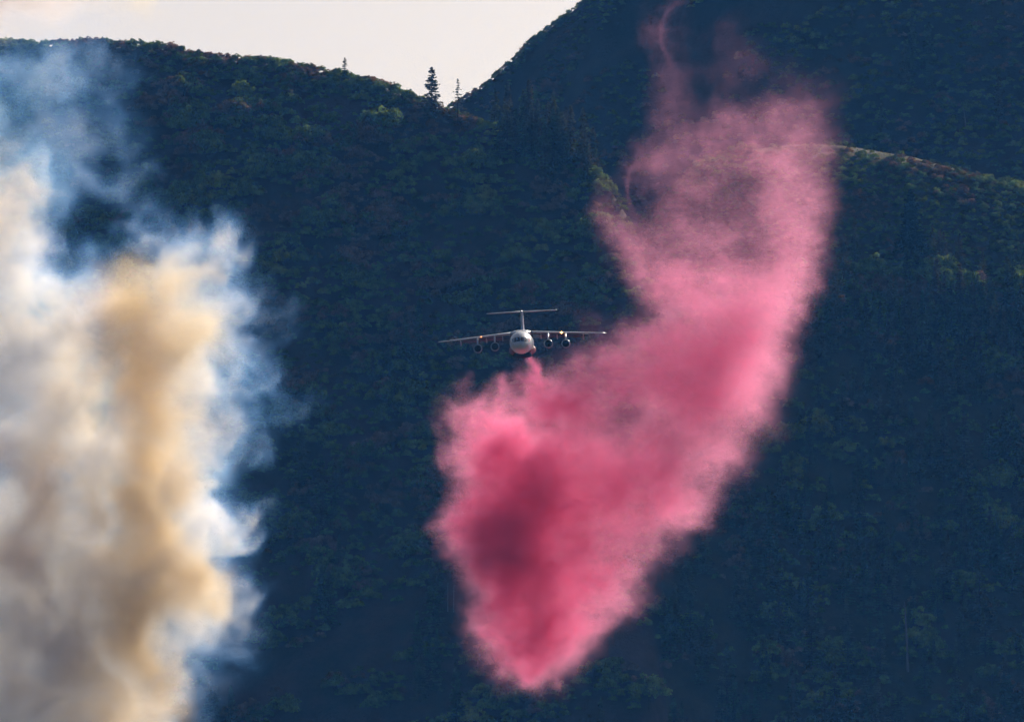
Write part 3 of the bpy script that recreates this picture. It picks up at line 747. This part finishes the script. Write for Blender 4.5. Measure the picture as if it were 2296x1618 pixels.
class Grid:
    """box of voxels in object space; M puts it into the world; only the voxels near the blobs are worked on"""
    def __init__(self, half, vox, M, blobs, grow):
        self.vox = np.array(vox) * VQ
        self.n = tuple(int(k) for k in 2 * np.array(half) / self.vox + 1)
        self.half = (np.array(self.n) - 1) * self.vox / 2
        self.M = np.array(M, np.float32)
        c = 4
        ax = [np.arange(0, k + c, c) for k in self.n]
        g = np.meshgrid(*[(a * v - h).astype(np.float32) for a, v, h in zip(ax, self.vox, self.half)], indexing='ij')
        on = eval_blobs(*self.world([a.ravel() for a in g]), blobs, grow).reshape(g[0].shape) > 0
        m = on.copy()
        for k in range(3):
            m = m | np.roll(m, 1, k) | np.roll(m, -1, k)
        m = np.repeat(np.repeat(np.repeat(m, c, 0), c, 1), c, 2)[:self.n[0], :self.n[1], :self.n[2]]
        self.idx = np.nonzero(m.ravel())[0]
        i = np.unravel_index(self.idx, self.n)
        self.p = [(a * v - h).astype(np.float32) for a, v, h in zip(i, self.vox, self.half)]
    def world(self, p):
        M = self.M
        return [M[k, 0] * p[0] + M[k, 1] * p[1] + M[k, 2] * p[2] + M[k, 3] for k in range(3)]
    def warp(self, p, rng, lo, hi, power, amp, steps):
        """carry positions back along a field of eddies"""
        cv = self.vox * 2; sh = tuple((k + 1) // 2 for k in self.n)
        U = curl_field(sh, cv, rng, lo, hi, power)
        for _ in range(steps):
            d = trilerp3(U, [(w + h) / q for w, h, q in zip(p, self.half.astype(np.float32), cv.astype(np.float32))])
            p = [w - np.float32(amp / steps) * d[:, k] for k, w in enumerate(p)]
        return p
    def noise(self, rng, lo, hi, power, aniso=(1, 1, 1)):
        return spectral(self.n, self.vox, rng, lo, hi, power, aniso).ravel()[self.idx]
    def build(self, name, D, mat):
        F = np.zeros(self.n, np.float32); F.ravel()[self.idx] = np.where(D < 0.0008, 0, D)
        F[[0, -1]] = 0; F[:, [0, -1]] = 0; F[:, :, [0, -1]] = 0
        return gn_volume(name, F, tuple(-self.half), tuple(self.half), mat, Matrix([list(map(float, r)) for r in self.M]))

def build_retardant():
    rng = np.random.default_rng(23)
    A, B = pt(1450, 1610, 1760), pt(1450, -70, 1838)
    al = math.atan2(B.z - A.z, B.y - A.y)
    G = Grid((39.0, (B - A).length / 2, 33.0), (0.36, 0.4, 0.52), Matrix.Translation((A + B) / 2) @ Matrix.Rotation(al, 4, 'X'), RET, 4.0)
    W = G.warp(G.p, rng, 3.0, 18, 3.0, 0.9, 3)
    W = G.warp(W, rng, 0.8, 4.0, 2.6, 0.65, 3)
    Q = G.world(W)
    D = eval_blobs(*Q, RET)
    halo = eval_blobs(*Q, [b_ for b_ in RET if b_[5] > 0.03 and b_[6] > 1773], 3.2)
    D = 0.82 * D + 0.07 * halo
    thin = np.clip(1.2 - D / 0.07, 0.62, 1.15)
    D *= np.clip(np.exp(thin * (0.5 * G.noise(rng, 0.5, 7, 1.35, (1.0, 0.2, 0.8)) + 0.34 * G.noise(rng, 0.42, 2.4, 0.9, (1.0, 0.3, 1.0)) + 0.4 * G.noise(rng, 1.5, 22, 1.8, (1.0, 0.6, 1.0))) - 0.22), 0, 4)
    X0, Y0, Z0 = Q0 = G.world(G.p)
    pu, pv, _ = project(np.stack(Q0, 1))
    for cx, cyy, a, b_, rot, Yc, a0, a1, den, th in VORT:
        c, s = math.cos(R(rot)), math.sin(R(rot))
        e = ((pu - cx) * c + (pv - cyy) * s) / a; f = (-(pu - cx) * s + (pv - cyy) * c) / b_
        rho = np.sqrt(e * e + f * f); ang = np.degrees(np.arctan2(-f, e)) % 360
        D *= 1 - 0.5 * np.clip((1.02 - rho) / 0.25, 0, 1) * np.clip(1.6 - np.abs(Y0 - Yc) / 12, 0, 1)
        arc = np.clip((ang - a0) / 25, 0, 1) * np.clip((a1 - ang) / 25, 0, 1)
        D += den * arc * np.exp(-((rho - 1) * a / th) ** 2 - ((Y0 - Yc) / 1.2) ** 2)
    D += eval_blobs(*[np.float32(0.75) * a + np.float32(0.25) * b_ for a, b_ in zip(Q0, Q)], LUMPS)
    m, vn, N, L = volume_mat('retardant_mist', RET_COL[0], RET_DEN, RET_G)
    vi = N.new('ShaderNodeVolumeInfo'); mr = N.new('ShaderNodeMapRange'); mr.inputs[1].default_value = 0.005; mr.inputs[2].default_value = 0.17; L.new(vi.outputs['Density'], mr.inputs[0])
    mx = N.new('ShaderNodeMix'); mx.data_type = 'RGBA'; mx.inputs[6].default_value = (*RET_COL[0], 1); mx.inputs[7].default_value = (*RET_COL[1], 1); L.new(mr.outputs[0], mx.inputs[0]); L.new(mx.outputs[2], vn.inputs['Color'])
    o = G.build('retardant_cloud', D, m)
    tag(o, 'billowing pink-red retardant cloud trailing below and behind the aircraft', 'cloud', None, 'stuff')

VQ = 1.0
RET_COL, RET_DEN, RET_G = ((0.992, 0.41, 0.61), (0.99, 0.3, 0.525)), 1.6, 0.4
RET = [
    # fresh stream under the belly
    (1186, 806, 14, 16, 0, 0.36, 1768, 1.5), (1191, 828, 28, 28, 10, 0.3, 1768.5, 2.2), (1204, 856, 46, 42, 10, 0.22, 1769.5, 3.2), (1232, 892, 60, 60, 30, 0.14, 1771, 4.5), (1150, 885, 26, 52, -25, 0.1, 1771, 3), (1168, 845, 18, 40, -14, 0.09, 1769, 2.2),
    (1290, 880, 80, 62, 25, 0.09, 1777, 6), (1385, 825, 95, 55, 20, 0.06, 1781, 7), (1480, 765, 80, 60, 25, 0.06, 1787, 8),
    (1150, 905, 58, 40, -10, 0.11, 1772.5, 4.5), (1205, 905, 70, 46, 0, 0.12, 1772, 5), (1275, 905, 75, 50, 20, 0.1, 1775, 6),
    # left lobe
    (1112, 950, 78, 42, -15, 0.14, 1774, 6), (1125, 1010, 105, 80, 0, 0.15, 1775, 9), (1082, 1080, 62, 115, 5, 0.13, 1775, 9),
    # body
    (1180, 1120, 130, 180, 0, 0.36, 1776, 11), (1150, 1250, 115, 140, 10, 0.4, 1774, 10), (1195, 1390, 108, 110, 0, 0.22, 1774, 9), (1200, 1462, 100, 66, 0, 0.2, 1774, 8), (1120, 1400, 60, 100, 12, 0.12, 1774, 7), (1280, 1410, 75, 85, -25, 0.12, 1774, 7),
    (1290, 1290, 105, 135, -30, 0.16, 1775, 10), (1310, 1120, 140, 180, -15, 0.12, 1778, 12), (1290, 960, 115, 95, 30, 0.09, 1776, 9),
    (1430, 1050, 155, 140, 30, 0.1, 1782, 12), (1490, 1110, 110, 105, 35, 0.11, 1782, 10), (1430, 1215, 92, 80, 35, 0.085, 1780, 9), (1360, 1330, 70, 95, -35, 0.08, 1777, 8), (1400, 870, 165, 80, 20, 0.08, 1784, 9),
    (1560, 930, 150, 175, -35, 0.1, 1790, 12), (1560, 780, 175, 120, 25, 0.09, 1792, 11), (1670, 790, 105, 200, -22, 0.1, 1796, 11),
    (1625, 650, 185, 140, 20, 0.05, 1804, 11), (1750, 600, 100, 220, -10, 0.042, 1806, 10), (1510, 620, 95, 90, 20, 0.036, 1802, 8), (1415, 570, 45, 105, 26, 0.032, 1806, 6), (1370, 480, 46, 90, 18, 0.012, 1810, 6),
    (1570, 490, 200, 105, 10, 0.022, 1814, 10), (1765, 430, 120, 190, 0, 0.02, 1818, 10), (1640, 350, 190, 100, 0, 0.016, 1826, 9), (1800, 330, 110, 140, 0, 0.010, 1828, 8),
    (1700, 262, 150, 50, 0, 0.012, 1834, 7), (1470, 360, 70, 90, 0, 0.012, 1822, 7), (1500, 240, 75, 130, 0, 0.006, 1836, 7), (1500, 90, 75, 150, 0, 0.0045, 1842, 6), (1810, 230, 110, 130, 5, 0.003, 1838, 7), (1640, 150, 120, 110, 0, 0.004, 1842, 6),
    # mist behind the wing
    (1275, 845, 80, 42, 15, 0.07, 1776, 5), (1350, 805, 110, 50, 12, 0.045, 1779, 6), (1440, 745, 100, 48, 12, 0.03, 1783, 6), (1320, 720, 60, 40, 0, 0.006, 1782, 6),
    # veils at the left
    (1008, 1030, 26, 80, 0, 0.024, 1772, 4), (1062, 885, 13, 46, 18, 0.035, 1772, 2.5), (1040, 1230, 42, 95, 18, 0.024, 1773, 5), (1085, 1370, 42, 110, 15, 0.022, 1772, 6),
]
VORT = [(1441, 432, 34, 66, -8, 1810, 65, 225, 0.02, 3.6), (1545, 85, 62, 82, -10, 1842, 75, 225, 0.010, 4.2)]
LUMPS = [
    (1222, 1095, 13, 50, 4, 0.09, 1763, 1.6), (1250, 1230, 13, 60, 0, 0.09, 1763, 1.5), (1212, 1405, 14, 66, 8, 0.08, 1763, 1.6), (1268, 1385, 20, 44, 25, 0.06, 1764, 2),
]

def smoke_mat(name, thin, thick, at, absorb, den, g, side=None):
    """scattering tint runs from thin (fine bluish particles) to thick; absorb is the absorbed share per channel"""
    m, N, L = new_mat(name)
    out = N.new('ShaderNodeOutputMaterial'); vi = N.new('ShaderNodeVolumeInfo')
    r = N.new('ShaderNodeMapRange'); r.inputs[1].default_value = at[0]; r.inputs[2].default_value = at[1]; L.new(vi.outputs['Density'], r.inputs[0])
    mx = N.new('ShaderNodeMix'); mx.data_type = 'RGBA'; mx.inputs[6].default_value = (*thin, 1); mx.inputs[7].default_value = (*thick, 1); L.new(r.outputs[0], mx.inputs[0])
    tint = mx.outputs[2]
    if side:   # (colour, x where it holds fully, x where it has gone)
        ge = N.new('ShaderNodeNewGeometry'); tn = N.new('ShaderNodeTexNoise'); tn.inputs['Scale'].default_value = 0.07; tn.inputs['Detail'].default_value = 2; L.new(ge.outputs['Position'], tn.inputs['Vector'])
        sx = N.new('ShaderNodeSeparateXYZ'); L.new(ge.outputs['Position'], sx.inputs[0])
        ad_ = N.new('ShaderNodeMath'); ad_.operation = 'MULTIPLY_ADD'; ad_.inputs[1].default_value = 26; L.new(tn.outputs['Fac'], ad_.inputs[0]); L.new(sx.outputs[0], ad_.inputs[2])
        mr = N.new('ShaderNodeMapRange'); mr.inputs[1].default_value = side[1] + 13; mr.inputs[2].default_value = side[2] + 13; mr.inputs[3].default_value = 1; mr.inputs[4].default_value = 0; L.new(ad_.outputs[0], mr.inputs[0])
        m2 = N.new('ShaderNodeMix'); m2.data_type = 'RGBA'; m2.inputs[7].default_value = (*side[0], 1); L.new(tint, m2.inputs[6]); L.new(mr.outputs[0], m2.inputs[0]); tint = m2.outputs[2]
    d = N.new('ShaderNodeMath'); d.operation = 'MULTIPLY'; d.inputs[1].default_value = den; L.new(vi.outputs['Density'], d.inputs[0])
    s = N.new('ShaderNodeVolumeScatter'); s.inputs['Anisotropy'].default_value = g; L.new(tint, s.inputs['Color']); L.new(d.outputs[0], s.inputs['Density'])
    a = N.new('ShaderNodeVolumeAbsorption'); a.inputs['Color'].default_value = (*[1 - k for k in absorb], 1); L.new(d.outputs[0], a.inputs['Density'])
    if side:
        m3 = N.new('ShaderNodeMix'); m3.data_type = 'RGBA'; m3.inputs[6].default_value = (*[1 - k for k in absorb], 1); m3.inputs[7].default_value = (*[1 - k for k in side[3]], 1); L.new(mr.outputs[0], m3.inputs[0]); L.new(m3.outputs[2], a.inputs['Color'])
    ad = N.new('ShaderNodeAddShader'); L.new(s.outputs[0], ad.inputs[0]); L.new(a.outputs[0], ad.inputs[1]); L.new(ad.outputs[0], out.inputs['Volume'])
    return m

def build_smoke(name, blobs, seed, box, vox, mat_args, label, cat, w1, w2, n1=0.36, halo=2.2):
    rng = np.random.default_rng(seed)
    lo_w, hi_w = Vector(box[0]), Vector(box[1])
    G = Grid((hi_w - lo_w) / 2, vox, Matrix.Translation((lo_w + hi_w) / 2), blobs, w1 + halo)
    W = G.warp(G.p, rng, 2.4, 14, 3.0, w1, 3)
    W = G.warp(W, rng, 1.0, 5, 2.4, w2, 3)
    Q = G.world(W)
    D = 0.85 * eval_blobs(*Q, blobs) + 0.1 * eval_blobs(*Q, blobs, halo)
    D *= np.clip(1 + n1 * G.noise(rng, 0.9, 12, 1.7), 0.05, 2.5)
    m = smoke_mat(name + '_volume', *mat_args)
    o = G.build(name, D, m)
    tag(o, label, cat, None, 'stuff')
    return o

Ys = 1560
SMOKE_BOX = ((pt(-330, 800, Ys).x, Ys - 27, 55.0), (pt(740, 800, Ys).x, Ys + 27, pt(0, -90, Ys).z))
WHITE = [(px, py, rx, ry, rot, den, Ys + dy, rY) for px, py, rx, ry, rot, den, dy, rY in [
    (20, 2250, 330, 500, 0, 0.16, 0, 18), (60, 1700, 300, 380, 0, 0.15, -2, 18), (260, 1560, 130, 300, -8, 0.12, 2, 12), (130, 1300, 320, 300, 0, 0.14, -3, 17), (400, 1260, 140, 190, 0, 0.11, 2, 12),
    (545, 1205, 58, 52, 0, 0.09, 0, 6), (470, 1130, 95, 110, 0, 0.07, 1, 8), (420, 1000, 140, 180, 0, 0.08, 4, 11), (425, 780, 120, 170, 0, 0.1, 5, 12), (440, 580, 95, 85, 10, 0.1, 5, 10), (350, 545, 70, 52, 0, 0.06, 4, 8),
    (535, 690, 48, 140, 5, 0.05, 5, 6), (260, 1050, 110, 150, 0, 0.1, -2, 10), (300, 1000, 90, 120, 0, 0.08, 2, 9), (110, 880, 200, 220, 0, 0.13, -6, 14), (30, 720, 170, 190, 0, 0.12, -6, 13), (10, 480, 108, 250, 0, 0.1, -4, 12), (-120, 420, 170, 460, 0, 0.06, -2, 15), (-180, 1200, 180, 800, 0, 0.08, 0, 17),
    (205, 640, 110, 90, 0, 0.024, 6, 9), (170, 320, 130, 190, -10, 0.03, 8, 10), (110, 170, 200, 80, 0, 0.028, 8, 10), (250, 420, 66, 72, 0, 0.024, 8, 7), (120, 30, 300, 70, 0, 0.004, 8, 10),
    (590, 850, 50, 72, 0, 0.03, 3, 6), (640, 885, 34, 48, 0, 0.022, 3, 4), (585, 1000, 40, 66, 0, 0.02, 3, 5), (560, 760, 42, 76, 0, 0.03, 4, 6), (490, 1400, 56, 100, 10, 0.03, 2, 6), (430, 1530, 48, 110, 8, 0.03, 2, 6),
]]
TAN = [(px, py, rx, ry, rot, den, Ys + dy, rY) for px, py, rx, ry, rot, den, dy, rY in [
    (340, 1090, 110.5, 130, 0, 0.1275, -13, 7), (330, 720, 169, 130, -20, 0.136, -13, 8), (400, 660, 91, 70, 0, 0.068, -13, 6), (330, 880, 123.5, 150, 10, 0.1445, -13, 8), (370, 1120, 78, 130, 0, 0.085, -13, 6), (320, 1330, 123.5, 240, -10, 0.1615, -13, 8), (255, 1560, 110.5, 150, -8, 0.1105, -13, 7), (400, 1280, 78, 130, 0, 0.068, -13, 6),
    (50, 1020, 160, 95, 0, 0.143, -17, 6), (110, 1130, 90, 110, 0, 0.156, -18, 6), (40, 1280, 90, 140, 0, 0.13, -18, 6), (160, 1440, 70, 130, -10, 0.104, -17, 6), (110, 1590, 90, 90, 0, 0.091, -18, 6), (30, 1480, 80, 90, 0, 0.078, -18, 6),
    (40, -5, 340, 60, 0, 0.12, 4, 8),
]]
build_retardant()
build_smoke('smoke_column', WHITE, 31, SMOKE_BOX, (0.5, 0.55, 0.5), ((0.15, 0.43, 1.0), (0.94, 0.9, 0.87), (0.004, 0.1), (0.085, 0.085, 0.06), 2.0, 0.3), 'tall thick white and blue-edged wildfire smoke column rising beside the hill', 'smoke', 2.2, 1.15, 0.32, 2.8)
build_smoke('tan_smoke', TAN, 37, SMOKE_BOX, (0.8, 0.8, 0.8), ((0.9, 0.78, 0.6), (0.92, 0.77, 0.56), (0.0, 0.05), (0.045, 0.19, 0.42), 1.9, 0.3, ((0.86, 0.77, 0.8), pt(110, 800, Ys).x, pt(300, 800, Ys).x, (0.045, 0.135, 0.165))), 'tan and orange smoke billows inside the white smoke column', 'smoke', 2.2, 0.6, 0.12, 2.0)

# ------------------------------------------------------------------ haze
bm = bmesh.new(); bmesh.ops.create_cube(bm, size=1); me = bpy.data.meshes.new('haze'); bm.to_mesh(me); bm.free()
hm, hv, _, _ = volume_mat('haze_air', (0.09, 0.38, 1.0), 0.000042, 0.0, (1, 1, 1))
hz = link('haze', me, hm); hz.scale = (8100, 8000, 620); hz.location = (0, 3400, 300)
tag(hz, 'thin blue haze filling the valley air', 'haze', None, 'stuff')
